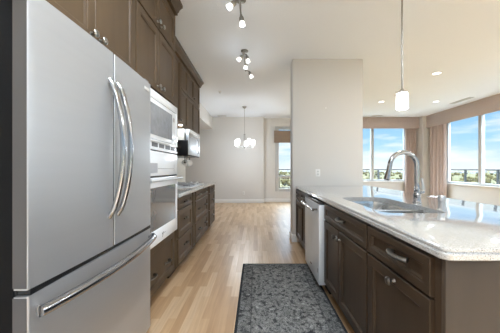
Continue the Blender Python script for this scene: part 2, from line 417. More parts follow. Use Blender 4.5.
for i in range(900):
    a = R(random.uniform(-5, 75)); d = random.uniform(330, 2200) ; x, yy = d * math.sin(a), d * math.cos(a)
    s_ = random.uniform(5, 9)
    t = bmesh.new(); bmesh.ops.create_icosphere(t, subdivisions=1, radius=1)
    for v in t.verts: v.co = Vector((v.co.x * s_, v.co.y * s_, v.co.z * s_ * .9 + s_ * .9)) * random.uniform(.85, 1.15) + Vector((x, yy, -35))
    tr.add(t)
for i in range(220):
    a = R(random.uniform(-5, 75)); d = random.uniform(2250, 3000); x, yy = d * math.sin(a), d * math.cos(a)
    w, h = random.uniform(8, 26), random.uniform(5, 15)
    hs.box(x - w, x + w, yy - w * .6, yy + w * .6, -35, -35 + h)
    hs.prism([(-w - 1, h), (w + 1, h), (0, h + 4)], -w * .6, w * .6, lambda u, v, q, x=x, yy=yy: (x + u, yy + q, v - 35))
tag(tr.build('distant_trees', M['leaf'], smooth=False), 'yellow and green autumn trees far below the windows', 'trees', kind='stuff')
tag(hs.build('distant_houses', M['roofs'], smooth=False), 'pale houses of the town in the distance beyond the windows', 'houses', kind='stuff')

# ================================================================== CABINETRY
def door_mesh(mb, O, U, Nn, w, h, frame=.058, th=.02, slab=False):
    """shaker door: O lower corner (on the carcass face), U along width, z up, Nn outward."""
    O, U, Nn = Vector(O), Vector(U), Vector(Nn)
    t = bmesh.new()
    f = min(frame, h * .27, w * .3)
    rings = [(0, 0), (0, th - .003), (.003, th), (f - .004, th), (f, th - .003), (f + .006, th - .003), (f + .012, th - .013)]
    rs = []
    for ins, n_ in rings:
        rs.append([t.verts.new(O + U * u + Vector((0, 0, z)) + Nn * n_) for u, z in ((ins, ins), (w - ins, ins), (w - ins, h - ins), (ins, h - ins))])
    for a, b in zip(rs, rs[1:]):
        for i in range(4):
            j = (i + 1) % 4; t.faces.new((a[i], a[j], b[j], b[i]))
    t.faces.new(rs[-1]); t.faces.new(rs[0][::-1])
    bmesh.ops.recalc_face_normals(t, faces=t.faces[:])
    mb.add(t)
def knob_mesh(P, Nn, s=1.2):
    mt = Matrix.Translation(P) @ Vector(Nn).to_track_quat('Z', 'Y').to_matrix().to_4x4() @ Matrix.Scale(s, 4)
    return MB().lathe([(0, 0), (.009, 0), (.007, .004), (.0055, .012), (.008, .016), (.0155, .021), (.0165, .025), (.013, .030), (.006, .033), (0, .0335)], mt, 20)
def pull_mesh(P, U, Nn, half=.052):
    """arched bridge pull with broad oval feet."""
    P, U, Nn = Vector(P), Vector(U), Vector(Nn)
    pts = []; rr = []
    for i in range(15):
        q = -1 + 2 * i / 14
        pts.append(P + U * (q * half) + Nn * (.004 + .024 * (1 - abs(q) ** 2.6)))
        rr.append(.0095 + .004 * abs(q) ** 3)
    return MB().tube(pts, rr, 10, flat=(1.35, .8))

def cabinet_unit(name, label, X, face, y0, y1, z0, z1, depth, wm, km, fronts, group=None, toe=True, side_end=None):
    """face=+1 opens to +x, -1 to -x. X = plane of carcass front. fronts: list of dict(kind,y0,y1,z0,z1,pulls=[(y,z,type)])"""
    yc = (y0 + y1) / 2
    t = thing(name, label, 'cabinet', (X, yc, z0 if not toe else 0), group)
    lz = -(z0 if not toe else 0)
    xb = -face * depth
    b = MB().box(min(0, xb), max(0, xb), y0 - yc, y1 - yc, z0 + lz, z1 + lz, .0015)
    b.build('carcass', wm, t)
    if toe: MB().box(min(-face * .075, xb), max(-face * .075, xb), y0 - yc + .001, y1 - yc - .001, 0, z0 - .0005).build('toe_kick', wm, t)
    for f in fronts:
        d = MB(); door_mesh(d, (face * .0005, f['y0'] - yc, f['z0'] + lz), (0, 1, 0), (face, 0, 0), f['y1'] - f['y0'], f['z1'] - f['z0'])
        o = d.build(f['kind'], wm, t)
        for (py, pz, kind) in f.get('pulls', ()):
            P = (face * .0205, py - yc, pz + lz)
            if kind == 'knob': knob_mesh(P, (face, 0, 0)).build('knob', km, o)
            else: pull_mesh(P, (0, 1, 0), (face, 0, 0), .064 if face < 0 else .052).build('pull_handle', km if face > 0 else M['nickel'], o)
    return t
def dd(kind, y0, y1, z0, z1, *p): return dict(kind=kind, y0=y0 + .003, y1=y1 - .003, z0=z0 + .002, z1=z1 - .002, pulls=p)

LX = -.845
# --- left base run beyond the oven tower
cabinet_unit('base_cabinet', 'brown base cabinet of three drawers right beside the white wall oven', LX - .02, 1, 2.60, 3.24, .105, .872, .58, M['wood'], M['bronze'],
    [dd('drawer', 2.63, 3.21, .735, .862, (2.90, .80, 'pull')), dd('drawer', 2.63, 3.21, .42, .725, (2.90, .595, 'pull')), dd('drawer', 2.63, 3.21, .12, .41, (2.90, .29, 'pull'))])
cabinet_unit('pilaster_cabinet', 'narrow brown pull-out cabinet between two drawer bases in the left run', LX - .02, 1, 3.241, 3.379, .105, .872, .58, M['wood'], M['bronze'],
    [dd('door', 3.262, 3.358, .12, .862)])
fr = []
for z0, z1, pz in ((.735, .862, .80), (.42, .725, .59), (.12, .41, .29)):
    fr.append(dd('drawer', 3.40, 4.26, z0, z1, (3.61, pz, 'pull'), (4.05, pz, 'pull')))
cabinet_unit('base_cabinet', 'wide brown drawer base under the cooktop, two pulls on each drawer', LX - .02, 1, 3.38, 4.28, .105, .872, .58, M['wood'], M['bronze'], fr)
cabinet_unit('base_cabinet', 'brown three-drawer base cabinet at the far open end of the left run', LX - .02, 1, 4.281, 5.02, .105, .872, .58, M['wood'], M['bronze'],
    [dd('drawer', 4.42, 4.98, .735, .862, (4.70, .80, 'pull')), dd('drawer', 4.42, 4.98, .42, .725, (4.70, .59, 'pull')), dd('drawer', 4.42, 4.98, .12, .41, (4.70, .29, 'pull'))])
ct = MB().box(KX + .0115, -.828, 2.602, 5.04, .873, .915, .004)
tag(ct.build('countertop', M['quartz']), 'pale quartz worktop along the left kitchen wall', 'worktop')

# --- oven tower: side panels, drawer, doors above
TX = -.885
t = thing('tall_oven_cabinet', 'tall brown cabinet that houses the white microwave and wall oven', 'cabinet', (TX, 2.15, 0))
def tb(mb, x0, x1, y0, y1, z0, z1, bev=.0015): mb.box(x0 - TX, x1 - TX, y0 - 2.15, y1 - 2.15, z0, z1, bev); return mb
cb = MB(); tb(cb, KX + .001, TX, 1.735, 1.772, .105, ZC - .12); tb(cb, KX + .001, TX, 2.56, 2.598, .105, ZC - .12)
tb(cb, KX + .001, TX, 1.773, 2.559, .105, .545); tb(cb, KX + .001, TX, 1.773, 2.559, 1.845, ZC - .12); tb(cb, KX + .001, KX + .02, 1.773, 2.559, .545, 1.845)
cb.build('carcass', M['wood'], t)
tb(MB(), TX - .12, TX - .075, 1.737, 2.597, 0, .1045).build('toe_kick', M['wood'], t)
for (nm, y0, y1, z0, z1, ps) in (('drawer', 1.77, 2.565, .12, .525, ((2.0, .285), (2.34, .285))),
        ('door', 1.75, 2.158, 1.875, 2.425, ((2.115, 1.915),)), ('door', 2.162, 2.59, 1.875, 2.425, ((2.20, 1.915),)),
        ('door', 1.75, 2.158, 2.44, 2.83, ((2.115, 2.485),)), ('door', 2.162, 2.59, 2.44, 2.83, ((2.20, 2.485),))):
    d = MB(); door_mesh(d, (.0005, y0 - 2.15, z0), (0, 1, 0), (1, 0, 0), y1 - y0, z1 - z0)
    o = d.build(nm, M['wood'], t)
    for py, pz in ps:
        if nm == 'drawer': pull_mesh((.0205, py - 2.15, pz), (0, 1, 0), (1, 0, 0)).build('pull_handle', M['bronze'], o)
        else: knob_mesh((.0205, py - 2.15, pz), (1, 0, 0)).build('knob', M['nickel'], o)
# --- bridge cabinet over the fridge
t = thing('over_fridge_cabinet', 'brown double-row wall cabinet directly above the refrigerator', 'cabinet', (TX, 1.25, 1.84))
MB().box(KX + .001 - TX, 0, .70 - 1.25, 1.733 - 1.25, 0, ZC - .12 - 1.84, .0015).build('carcass', M['wood'], t)
for y0, y1, z0, z1, py, pz in ((.80, 1.293, 1.855, 2.425, 1.262, 1.90), (1.297, 1.73, 1.855, 2.425, 1.335, 1.90), (.80, 1.293, 2.44, 2.83, 1.262, 2.485), (1.297, 1.73, 2.44, 2.83, 1.335, 2.485)):
    d = MB(); door_mesh(d, (.0005, y0 - 1.25, z0 - 1.84), (0, 1, 0), (1, 0, 0), y1 - y0, z1 - z0)
    o = d.build('door', M['wood'], t); knob_mesh((.0205, py - 1.25, pz - 1.84), (1, 0, 0)).build('knob', M['nickel'], o)

# --- shallower wall cabinets beyond the tower
UX = -1.16
def upper(label, y0, y1, z0, splits, doors, xb=KX + .001, name='wall_cabinet'):
    yc = (y0 + y1) / 2; t = thing(name, label, 'cabinet', (UX, yc, z0))
    MB().box(xb - UX, 0, y0 - yc, y1 - yc, 0, ZC - .12 - z0, .0015).build('carcass', M['wood'], t)
    for (a, b, c, e, ky) in doors:
        d = MB(); door_mesh(d, (.0005, a - yc, c - z0), (0, 1, 0), (1, 0, 0), b - a, e - c, frame=.05)
        o = d.build('door', M['wood'], t); 
        if ky: knob_mesh((.0205, ky - yc, c - z0 + .045), (1, 0, 0)).build('knob', M['bronze'], o)
    return t
upper('brown tall-door wall cabinet between the oven tower and the range hood', 2.60, 3.66, 1.855, None, [(2.61, 3.13, 1.87, 2.83, 3.09), (3.134, 3.655, 1.87, 2.83, 3.61)])
upper('brown wall cabinet with short upper doors above the range hood', 3.662, 4.91, 1.83, None,
      [(3.67, 4.03, 1.845, 2.41, None), (4.034, 4.45, 1.845, 2.41, None), (4.454, 4.90, 1.845, 2.41, None),
       (3.67, 4.03, 2.425, 2.83, None), (4.034, 4.45, 2.425, 2.83, 4.41), (4.454, 4.90, 2.425, 2.83, None)])
# crown mouldings: one per run
def crown(label, X, y0, y1, ret_to=None):
    prof = [(0, ZC - .119), (.022, ZC - .119), (.022, ZC - .098), (.034, ZC - .088), (.046, ZC - .064), (.066, ZC - .046), (.078, ZC - .040), (.078, ZC - .016), (-.02, ZC - .016), (-.02, ZC - .119)]
    mb = MB().prism([(u, v) for u, v in prof], y0, y1, lambda u, v, w: (X + u, w, v))
    if ret_to is not None:
        mb.prism([(u, v) for u, v in prof], ret_to, X + .0, lambda u, v, w: (w, y1 - .02 + u - .0, v))
    return tag(mb.build('crown_moulding', M['wood']), label, 'moulding')
crown('brown crown moulding on top of the tall oven tower and fridge cabinets', TX + .02, .70, 2.60, KX + .35)
crown('brown crown moulding above the shallower far wall cabinets', UX + .02, 2.70, 4.93, KX + .02)

# ================================================================== RANGE HOOD MICROWAVE
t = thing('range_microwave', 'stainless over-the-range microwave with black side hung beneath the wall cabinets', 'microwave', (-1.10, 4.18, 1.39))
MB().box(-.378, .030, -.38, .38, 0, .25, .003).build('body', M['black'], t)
MB().box(-.378, -.03, -.38, .38, .2505, .432, .003).build('puck_lit_filler', M['tile'], t)  # cream colour stands in for the puck lamp's light on this panel
MB().box(.0305, .040, -.38, .38, .02, .372, .003).box(.0, .03, -.379, .379, .2505, .372).build('front_panel', M['steel'], t)
MB().box(.0402, .0415, -.32, .12, .10, .31).build('door_window', M['grey'], t)
MB().tube([(.045, .19, .06), (.062, .19, .08), (.062, .19, .30), (.045, .19, .32)], .008).build('door_handle', M['chrome'], t)
MB().box(-.02, .048, -.34, .38, .373, .432, .006).build('vent_grille', M['appl'], t)
# little under-cabinet puck lamp
t = thing('puck_light', 'small round lit puck lamp under the wall cabinet near the hood', 'lamp', (-1.135, 3.63, 1.853))
MB().lathe([(0, -.012), (.028, -.012), (.03, -.010), (.03, 0), (0, 0)]).build('lens', M['lens'], t)
lamp('puck_bulb', 'POINT', (.02, .04, -.04), .8, t, .03)
# paper towel roll under it
t = thing('paper_towel_roll', 'white paper towel roll held beneath the range microwave', 'paper towel', (-1.20, 4.08, 1.29))
mr = Matrix.Rotation(R(-90), 4, 'X')
MB().lathe([(.018, 0), (.055, 0), (.057, .004), (.057, .276), (.055, .28), (.018, .28), (.018, 0)], mr).build('roll', M['paper'], t)
MB().tube([(0, -.02, 0), (0, .30, 0)], .012).tube([(0, .29, 0), (0, .30, .098)], .006).tube([(0, -.012, 0), (0, -.012, .098)], .006).build('holder', M['black'], t)
# cooktop
t = thing('gas_cooktop', 'silver gas cooktop with round knobs on the left worktop', 'cooktop', (-1.16, 3.85, .9155))
MB().box(-.26, .24, -.40, .40, 0, .012, .005).build('top_plate', M['dwsteel'], t)
for gx in (-.13, .11):
    for gy in (-.24, .02):
        MB().lathe([(0, .0122), (.045, .0122), (.045, .02), (.03, .026), (0, .026)], Matrix.Translation((gx, gy, 0))).build('burner', M['grey'], t)
for gy in (-.24, .02):
    g = MB()
    for a in (-.24, -.13, 0, .11, .20): g.box(a - .006, a + .006, gy - .12, gy + .12, .034, .044, .002)
    for b_ in (-.115, 0, .115): g.box(-.246, .206, gy + b_ - .006, gy + b_ + .006, .034, .044, .002)
    for a in (-.24, .20):
        for b_ in (-.115, .115): g.box(a - .006, a + .006, gy + b_ - .006, gy + b_ + .006, .0122, .035)
    g.build('grate', M['satin'], t)
for kx in (-.17, -.06, .05, .15):
    MB().lathe([(0, .0122), (.022, .0122), (.021, .040), (.014, .046), (0, .046)], Matrix.Translation((kx, .30, 0))).build('knob', M['white'], t)

# ================================================================== BUILT-IN MICROWAVE
FX = -.83
t = thing('built_in_microwave', 'white built-in microwave with trim kit, above the wall oven', 'microwave', (FX, 2.165, 1.345))
def fb(mb, x0, x1, y0, y1, z0, z1, bev=.003): mb.box(x0 - FX, x1 - FX, y0 - 2.165, y1 - 2.165, z0 - 1.345, z1 - 1.345, bev); return mb
fb(MB(), -1.35, -.90, 1.80, 2.53, 1.355, 1.82).build('body', M['black'], t)
tk = MB(); Y0, Y1 = 1.752, 2.552
fb(tk, -.8645, FX, Y0, Y1, 1.765, 1.83); fb(tk, -.8645, FX, Y0, Y0 + .045, 1.43, 1.764); fb(tk, -.8645, FX, Y1 - .045, Y1, 1.43, 1.764)
fb(tk, -.8645, FX - .012, Y0, Y1, 1.352, 1.43); fb(tk, FX - .012, FX, Y0, Y1, 1.345, 1.365, .002); fb(tk, FX - .012, FX, Y0, Y1, 1.415, 1.43, .002)
tk.build('trim_frame', M['appl'], t)
for k in range(5): fb(MB(), FX - .012, FX - .009, 1.80 + k * .147, 1.80 + k * .147 + .115, 1.372, 1.408, 0).build('vent_slot', M['charcoal'], t)
dr = MB(); fb(dr, -.86, FX - .002, Y0 + .048, Y1 - .048, 1.434, 1.76, .004); dr.build('door', M['appl'], t)
fb(MB(), FX - .0015, FX + .001, 1.80, 2.385, 1.468, 1.722, 0).build('door_window', M['mwglass'], t)
fb(MB(), FX - .0015, FX + .001, 2.425, 2.465, 1.66, 1.70, 0).build('display', M['grey'], t)
fb(MB(), FX - .0015, FX + .008, 2.415, 2.475, 1.455, 1.50).build('open_button', M['appl'], t)

# ================================================================== WALL OVEN
t = thing('wall_oven', 'white single wall oven with dark glass door, below the microwave', 'oven', (FX, 2.165, .548))
def ob_(mb, x0, x1, y0, y1, z0, z1, bev=.003): mb.box(x0 - FX, x1 - FX, y0 - 2.165, y1 - 2.165, z0 - .548, z1 - .548, bev); return mb
ob_(MB(), -1.42, -.90, 1.80, 2.53, .56, 1.32).build('body', M['black'], t)
ob_(MB(), -.8645, FX, Y0, Y1, 1.128, 1.335, .006).build('control_panel', M['appl'], t)
ob_(MB(), -.862, FX - .006, Y0 + .005, Y1 - .005, 1.3352, 1.3445, 0).build('top_gap', M['black'], t)
ob_(MB(), FX + .0003, FX + .002, 1.74 + .02, 2.03, 1.155, 1.235, 0).build('display', M['sensor'], t)
kp = MB(); ob_(kp, FX + .0003, FX + .0015, 2.04, 2.44, 1.187, 1.191, 0); ob_(kp, FX + .0003, FX + .0015, 2.442, 2.447, 1.16, 1.23, 0); kp.build('keypad_outline', M['grey'], t)
ob_(MB(), -.862, FX - .004, Y0 + .005, Y1 - .005, 1.1142, 1.1278, 0).build('vent_gap', M['black'], t)
d_ = MB(); ob_(d_, -.8645, FX, Y0, Y1, .548, .675, .004); ob_(d_, -.8645, FX, Y0, Y1, 1.03, 1.114, .004)
ob_(d_, -.8645, FX, Y0, Y0 + .05, .674, 1.031, .002); ob_(d_, -.8645, FX, Y1 - .05, Y1, .674, 1.031, .002)
dob = d_.build('door', M['appl'], t)
ob_(MB(), -.862, FX - .004, Y0 + .0495, Y1 - .0495, .6745, 1.0305, 0).build('door_glass', M['ovenglass'], dob)
hb = MB().tube([(.048, -.385, .545), (.052, -.30, .545), (.055, 0, .545), (.052, .30, .545), (.048, .385, .545)], .014, 14, flat=(1, .8)); hb.build('handle_bar', M['dwsteel'], dob)
for sy in (-.36, .36): MB().box(.001, .05, sy - .012, sy + .012, .532, .558, .003).build('handle_bracket', M['charcoal'], dob)
# small scripted maker's mark on the lower rail
sc = MB()
sc.tube([(.002, -.035, .075), (.002, -.025, .058), (.002, -.02, .05)], .0022, 6).tube([(.002, -.005, .078), (.002, -.02, .045), (.002, -.03, .035)], .0022, 6)
sc.tube([(.002, .0, .062), (.002, .012, .066), (.002, .024, .060), (.002, .036, .066), (.002, .05, .062)], .002, 6)
sc.build('script_badge', M['grey'], dob)

# ================================================================== REFRIGERATOR
FRX = -.734; FY0, FY1 = .783, 1.708; FYM = 1.2455
t = thing('refrigerator', 'large stainless steel french-door refrigerator with bottom freezer, in the left foreground', 'refrigerator', (FRX, FYM, 0))
MB().box(KX + .06 - FRX, -.062, FY0 + .006 - FYM, FY1 - .006 - FYM, .03, 1.765, .006).build('case', M['case'], t)
MB().box(-.30, -.075, FY0 + .02 - FYM, FY1 - .02 - FYM, 0.0, .0295).build('base_grille', M['case'], t)
def bowed(y0, y1, z0, z1, bow=.012, th=.055, rnd=.010):
    """door slab gently bowed outward with rounded side edges, profile in plan extruded in z"""
    pts = []
    ymid = FYM; hw = (FY1 - FY0) / 2
    def xo(y): return -bow * ((y - ymid) / hw) ** 2 + bow - bow
    n = 14
    for i in range(5): a = PI * .5 * i / 4; pts.append((xo(y0 + rnd) - rnd + rnd * math.sin(a), y0 + rnd - rnd * math.cos(a)))
    for i in range(1, n): y = y0 + rnd + (y1 - y0 - 2 * rnd) * i / n; pts.append((xo(y), y))
    for i in range(5): a = PI * .5 * i / 4; pts.append((xo(y1 - rnd) - rnd + rnd * math.cos(a), y1 - rnd + rnd * math.sin(a)))
    pts.append((-th, y1)); pts.append((-th, y0))
    return MB().prism(pts, z0, z1, lambda u, v, w: (u, v - FYM, w))
ZG = .785
dl = bowed(FY0, 1.2412, ZG + .006, 1.785, rnd=.005); dlo = dl.build('door', M['steel'], t)
dlo['label'] = 'left french door'
dro = bowed(1.2498, FY1, ZG + .006, 1.785, rnd=.005).build('door', M['steel'], t); dro['label'] = 'right french door with small badge'
fz = bowed(FY0, FY1, .075, ZG - .016).build('freezer_drawer', M['steel'], t)
# dark sides of the doors and hinge caps
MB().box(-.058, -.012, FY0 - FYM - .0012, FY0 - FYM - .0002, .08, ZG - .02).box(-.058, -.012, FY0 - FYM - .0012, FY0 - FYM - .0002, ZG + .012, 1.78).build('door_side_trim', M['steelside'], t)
MB().box(-.0615, -.0555, FY0 + .01 - FYM, FY1 - .01 - FYM, .08, 1.78).build('gasket', M['black'], t)
MB().box(-.06, -.0035, -.0041, .0041, ZG + .007, 1.784, 0).box(-.06, -.012, FY0 + .012 - FYM, FY1 - .012 - FYM, ZG - .0155, ZG + .0055, 0).build('gap_shade_strip', M['black'], t)  # black strips stand in for the shade in the door and drawer gaps
for yy in (FY0 + .04, FY1 - .04): MB().box(-.13, -.02, yy - .03 - FYM, yy + .03 - FYM, 1.786, 1.806, .006).build('hinge_cap', M['grey'], t)
def vhandle(y, par):
    pts = []; zt, zb = 1.640, .945
    for i in range(25):
        q = i / 24; s = math.sin(PI * q)
        pts.append((-.004 + .072 * s ** .62, y - FYM, zt + (zb - zt) * q))
    m = MB().tube(pts, .0165, 14, flat=(.85, .8)); m.build('handle', M['chrome'], par)
vhandle(1.209, dlo); vhandle(1.282, dro)
pts = []
for i in range(33):
    q = i / 32; s = math.sin(PI * q)
    pts.append((.020 + .050 * s ** .8 - (.014 if q > .97 else 0), FY0 + .012 + (FY1 - FY0 - .024) * q - FYM, .716))
MB().tube(pts, .0195, 20, flat=(1, 1)).build('handle', M['chrome'], fz)
for q in (.03, .97): 
    y_ = FY0 + .012 + (FY1 - FY0 - .024) * q - FYM
    MB().box(-.01, .012, y_ - .006, y_ + .006, .708, .724, .002).build('handle_mount', M['chrome'], fz)
MB().box(-.0085, -.0045, 1.60 - FYM, 1.67 - FYM, 1.722, 1.742, .001).build('badge', M['white'], dro)

# ================================================================== ISLAND
IX = .665          # carcass front
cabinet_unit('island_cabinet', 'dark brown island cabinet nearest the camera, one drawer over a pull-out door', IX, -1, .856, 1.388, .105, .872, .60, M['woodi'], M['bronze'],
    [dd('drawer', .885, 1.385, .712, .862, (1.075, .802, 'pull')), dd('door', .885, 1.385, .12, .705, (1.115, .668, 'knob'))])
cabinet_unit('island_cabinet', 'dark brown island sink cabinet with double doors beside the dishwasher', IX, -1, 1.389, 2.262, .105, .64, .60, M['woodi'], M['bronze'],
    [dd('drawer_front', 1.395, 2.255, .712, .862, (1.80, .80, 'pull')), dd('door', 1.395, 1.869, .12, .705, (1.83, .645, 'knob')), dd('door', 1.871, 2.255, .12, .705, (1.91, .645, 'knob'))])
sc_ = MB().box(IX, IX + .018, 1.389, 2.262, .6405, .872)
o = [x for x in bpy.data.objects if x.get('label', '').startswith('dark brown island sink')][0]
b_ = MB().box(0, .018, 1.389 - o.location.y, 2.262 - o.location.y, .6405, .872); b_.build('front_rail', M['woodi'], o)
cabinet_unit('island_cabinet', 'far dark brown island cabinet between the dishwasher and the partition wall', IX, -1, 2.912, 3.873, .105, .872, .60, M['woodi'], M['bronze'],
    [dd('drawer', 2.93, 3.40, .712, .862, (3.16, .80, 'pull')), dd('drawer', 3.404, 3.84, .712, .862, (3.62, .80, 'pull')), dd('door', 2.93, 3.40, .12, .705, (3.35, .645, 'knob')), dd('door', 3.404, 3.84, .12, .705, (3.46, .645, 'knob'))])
# end and back panels of the island
t = thing('island_panelling', 'flat brown end and back boards closing the island under its worktop', 'panelling', (1.0, .845, 0))
MB().box(-.338, .70, -.010, .010, .0, .872, .002).build('end_board', M['woodend'], t)
MB().box(.27, .30, .0115, 3.025, 0, .872, .002).build('back_board', M['woodend'], t)
# countertop with sink cutout, bevelled two-tier edge
CX0, CX1, CY0, CY1, CT = .645, 1.805, .818, 3.872, .915
SX0, SX1, SY0, SY1 = .80, 1.205, 1.48, 2.32
def rrect(x0, x1, y0, y1, r, n=6, rr=None):
    """rounded rectangle loop, ccw; rr optional radii for (x1y0? order: x0y0,x1y0,x1y1,x0y1)"""
    rs = rr or (r,) * 4; P = []
    for (cx, cy, a0, r_) in ((x0, y0, PI, rs[0]), (x1, y0, 1.5 * PI, rs[1]), (x1, y1, 0, rs[2]), (x0, y1, .5 * PI, rs[3])):
        sx = 1 if cx == x0 else -1; sy = 1 if cy == y0 else -1
        for i in range(n + 1):
            a = a0 + .5 * PI * i / n; P.append((cx + sx * r_ + r_ * math.cos(a), cy + sy * r_ + r_ * math.sin(a)))
    return P
SR = (.07, .06, .12, .14)
def ring_faces(t, A, B):
    for i in range(len(A)):
        j = (i + 1) % len(A); t.faces.new((A[i], A[j], B[j], B[i]))
def ctop():
    t = bmesh.new(); n = 6
    def loop(ins, z, r): return [t.verts.new((x, y, z)) for x, y in rrect(CX0 + ins, CX1 - ins, CY0 + ins, CY1 - (0 if ins else 0), max(r - ins, .002), n, (max(.035 - ins, .004), max(.035 - ins, .004), .003, .003))]
    prof = [(.004, .873), (0, .877), (0, .893), (.003, .897), (.008, .8975), (.009, .9005), (.006, .903), (.006, .909), (.010, .914), (.014, .915)]
    Ls = [loop(i, z, .035) for i, z in prof]
    for a, b in zip(Ls, Ls[1:]): ring_faces(t, a, b)
    hole_t = [t.verts.new((x, y, .915)) for x, y in rrect(SX0, SX1, SY0, SY1, .05, n, SR)]
    hole_b = [t.verts.new((x, y, .873)) for x, y in rrect(SX0, SX1, SY0, SY1, .05, n, SR)]
    ring_faces(t, hole_t, hole_b); ring_faces(t, Ls[-1], hole_t); ring_faces(t, hole_b, Ls[0])
    bmesh.ops.recalc_face_normals(t, faces=t.faces[:])
    m = MB(); m.add(t); return m
tag(ctop().build('countertop', M['quartz']), 'speckled white quartz island worktop with sink cutout', 'worktop')
# undermount sink, two bowls
t = thing('kitchen_sink', 'stainless undermount double-bowl sink set into the island worktop', 'sink', (1.0, 1.9, .68))
YD = 1.725
def bowl(x0, x1, y0, y1, z0, z1, rr):
    q = bmesh.new(); n = 6
    Ls = []
    for ins, z, k in ((0, z1, 1), (.006, z1 - .03, 1), (.012, z0 + .03, 1), (.022, z0 + .008, 1), (.045, z0, 1)):
        Ls.append([q.verts.new((x - 1.0, y - 1.9, z - .68)) for x, y in rrect(x0 + ins, x1 - ins, y0 + ins, y1 - ins, .05, n, tuple(max(r_ - ins * .6, .012) for r_ in rr))])
    for a, b in zip(Ls, Ls[1:]): ring_faces(q, a, b)
    q.faces.new(Ls[-1])
    for f in q.faces: pass
    # give the sheet a thickness
    bmesh.ops.recalc_face_normals(q, faces=q.faces[:])
    bmesh.ops.solidify(q, geom=q.faces[:], thickness=.002)
    m = MB(); m.add(q); return m
bowl(SX0 - .004, SX1 + .004, SY0 - .004, YD - .012, .69, .872, (.07, .06, .05, .05)).build('near_bowl', M['sinksteel'], t)
bowl(SX0 - .004, SX1 + .004, YD + .012, SY1 + .004, .655, .872, (.05, .05, .12, .14)).build('far_bowl', M['sinksteel'], t)
MB().box(SX0 - 1.0 + .002, SX1 - 1.002, YD - .0115 - 1.9, YD + .0115 - 1.9, .855 - .68, .893 - .68, .006).build('divider', M['sinksteel'], t)
for yy, zz in ((1.61, .691), (2.03, .656)):
    MB().lathe([(0, .0015), (.02, .0015), (.035, .002), (.044, .004), (.044, .0), (0, 0)], Matrix.Translation((0, yy - 1.9, zz - .68 + .001))).build('drain', M['chrome'], t)
# faucet
t = thing('faucet', 'polished chrome gooseneck pull-down faucet with side lever behind the sink', 'faucet', (1.285, 1.91, .9155))
MB().lathe([(0, 0), (.031, 0), (.031, .006), (.027, .010), (.0245, .014), (.024, .060), (.026, .064), (.026, .070), (.022, .076), (.0215, .10), (.023, .104), (.0225, .112), (.018, .125), (.0155, .15), (.0150, .16), (0, .16)]).build('body', M['chrome'], t)
pts = [(0, 0, .155), (0, 0, .22), (0, 0, .275)]
RA = .110
for i in range(1, 22):
    a = PI * .985 * i / 21; pts.append((-RA + RA * math.cos(a), -.006 * i / 21, .29 + RA * 1.02 * math.sin(a)))
MB().tube(pts, [.0175] * len(pts), 16).build('spout', M['chrome'], t)
e_ = Vector(pts[-1]); 
MB().tube([e_ + Vector((.0, 0, .004)), e_ + Vector((-.006, 0, -.03)), e_ + Vector((-.014, 0, -.065)), e_ + Vector((-.024, 0, -.105)), e_ + Vector((-.026, 0, -.112))], [.0178, .019, .0205, .0245, .019], 18).build('spray_head', M['chrome'], t)
MB().lathe([(0, 0), (.016, 0), (.017, .004), (.017, .03), (.014, .036), (0, .038)], Matrix.Translation((.016, 0, .088)) @ Matrix.Rotation(R(90), 4, 'Y')).build('valve_cap', M['chrome'], t)
MB().tube([(.044, 0, .088), (.047, -.002, .11), (.045, -.004, .14), (.036, -.006, .175), (.030, -.006, .198)], [.016, .0135, .010, .0085, .0075], 12, flat=(1, .8)).build('lever', M['satin'], t)
# soap dispenser
t = thing('soap_dispenser', 'short chrome soap dispenser with angled pump on the worktop beside the faucet', 'soap dispenser', (1.245, 1.605, .9155))
MB().lathe([(0, 0), (.026, 0), (.026, .004), (.021, .007), (.0195, .05), (.0195, .054), (.0225, .057), (.0225, .090), (.020, .094), (0, .095)]).build('pump_body', M['satin'], t)
MB().tube([(-.005, .002, .084), (-.04, .02, .085), (-.070, .035, .082)], [.006, .005, .004], 10).build('nozzle', M['chrome'], t)

# dishwasher
DX = .600
t = thing('dishwasher', 'stainless built-in dishwasher with bar handle in the island', 'dishwasher', (DX, 2.587, 0))
MB().box(.07, .62, -.245, .318, .08, .862, .002).build('tub', M['case'], t)
MB().box(0, .0645, -.318, .318, .085, .845, .004).build('door', M['dwsteel'], t)
MB().box(.006, .066, -.318, .318, .8465, .862, .002).build('control_strip', M['black'], t)
MB().box(.10, .16, -.315, .315, .0, .0795).build('toe_kick', M['case'], t)
MB().tube([(-.048, -.262, .792), (-.048, .262, .792)], .0125, 14).build('handle_bar', M['chrome'], t)
for yy in (-.262, .262): MB().lathe([(0, 0), (.0135, 0), (.0135, .014), (0, .014)], Matrix.Translation((-.048, yy + (.0 if yy < 0 else -.014) - (.014 if yy < 0 else 0) + (0 if yy < 0 else .014), .792)) @ Matrix.Rotation(R(-90), 4, 'X')).box(-.048, -.0005, yy - .009 + (.01 if yy < 0 else -.01), yy + .009 + (.01 if yy < 0 else -.01), .784, .800, .003).build('handle_bracket', M['bronze'], t)
MB().box(-.002, -.0003, -.02, .03, .165, .18, .0004).build('badge', M['chrome'], t)
MB().box(-.002, -.0003, -.29, -.27, .19, .23, .0004).build('label_plate', M['grey'], t)

# rug
rg = MB().box(-.412, .412, -1.0, 1.0, 0, .008, .003)
o = rg.build('rug', M['rug'], origin=(0, 0, 0)); o.location = (.256, 1.985, .0005)
tag(o, 'distressed black and grey runner rug on the wood floor beside the island', 'rug')

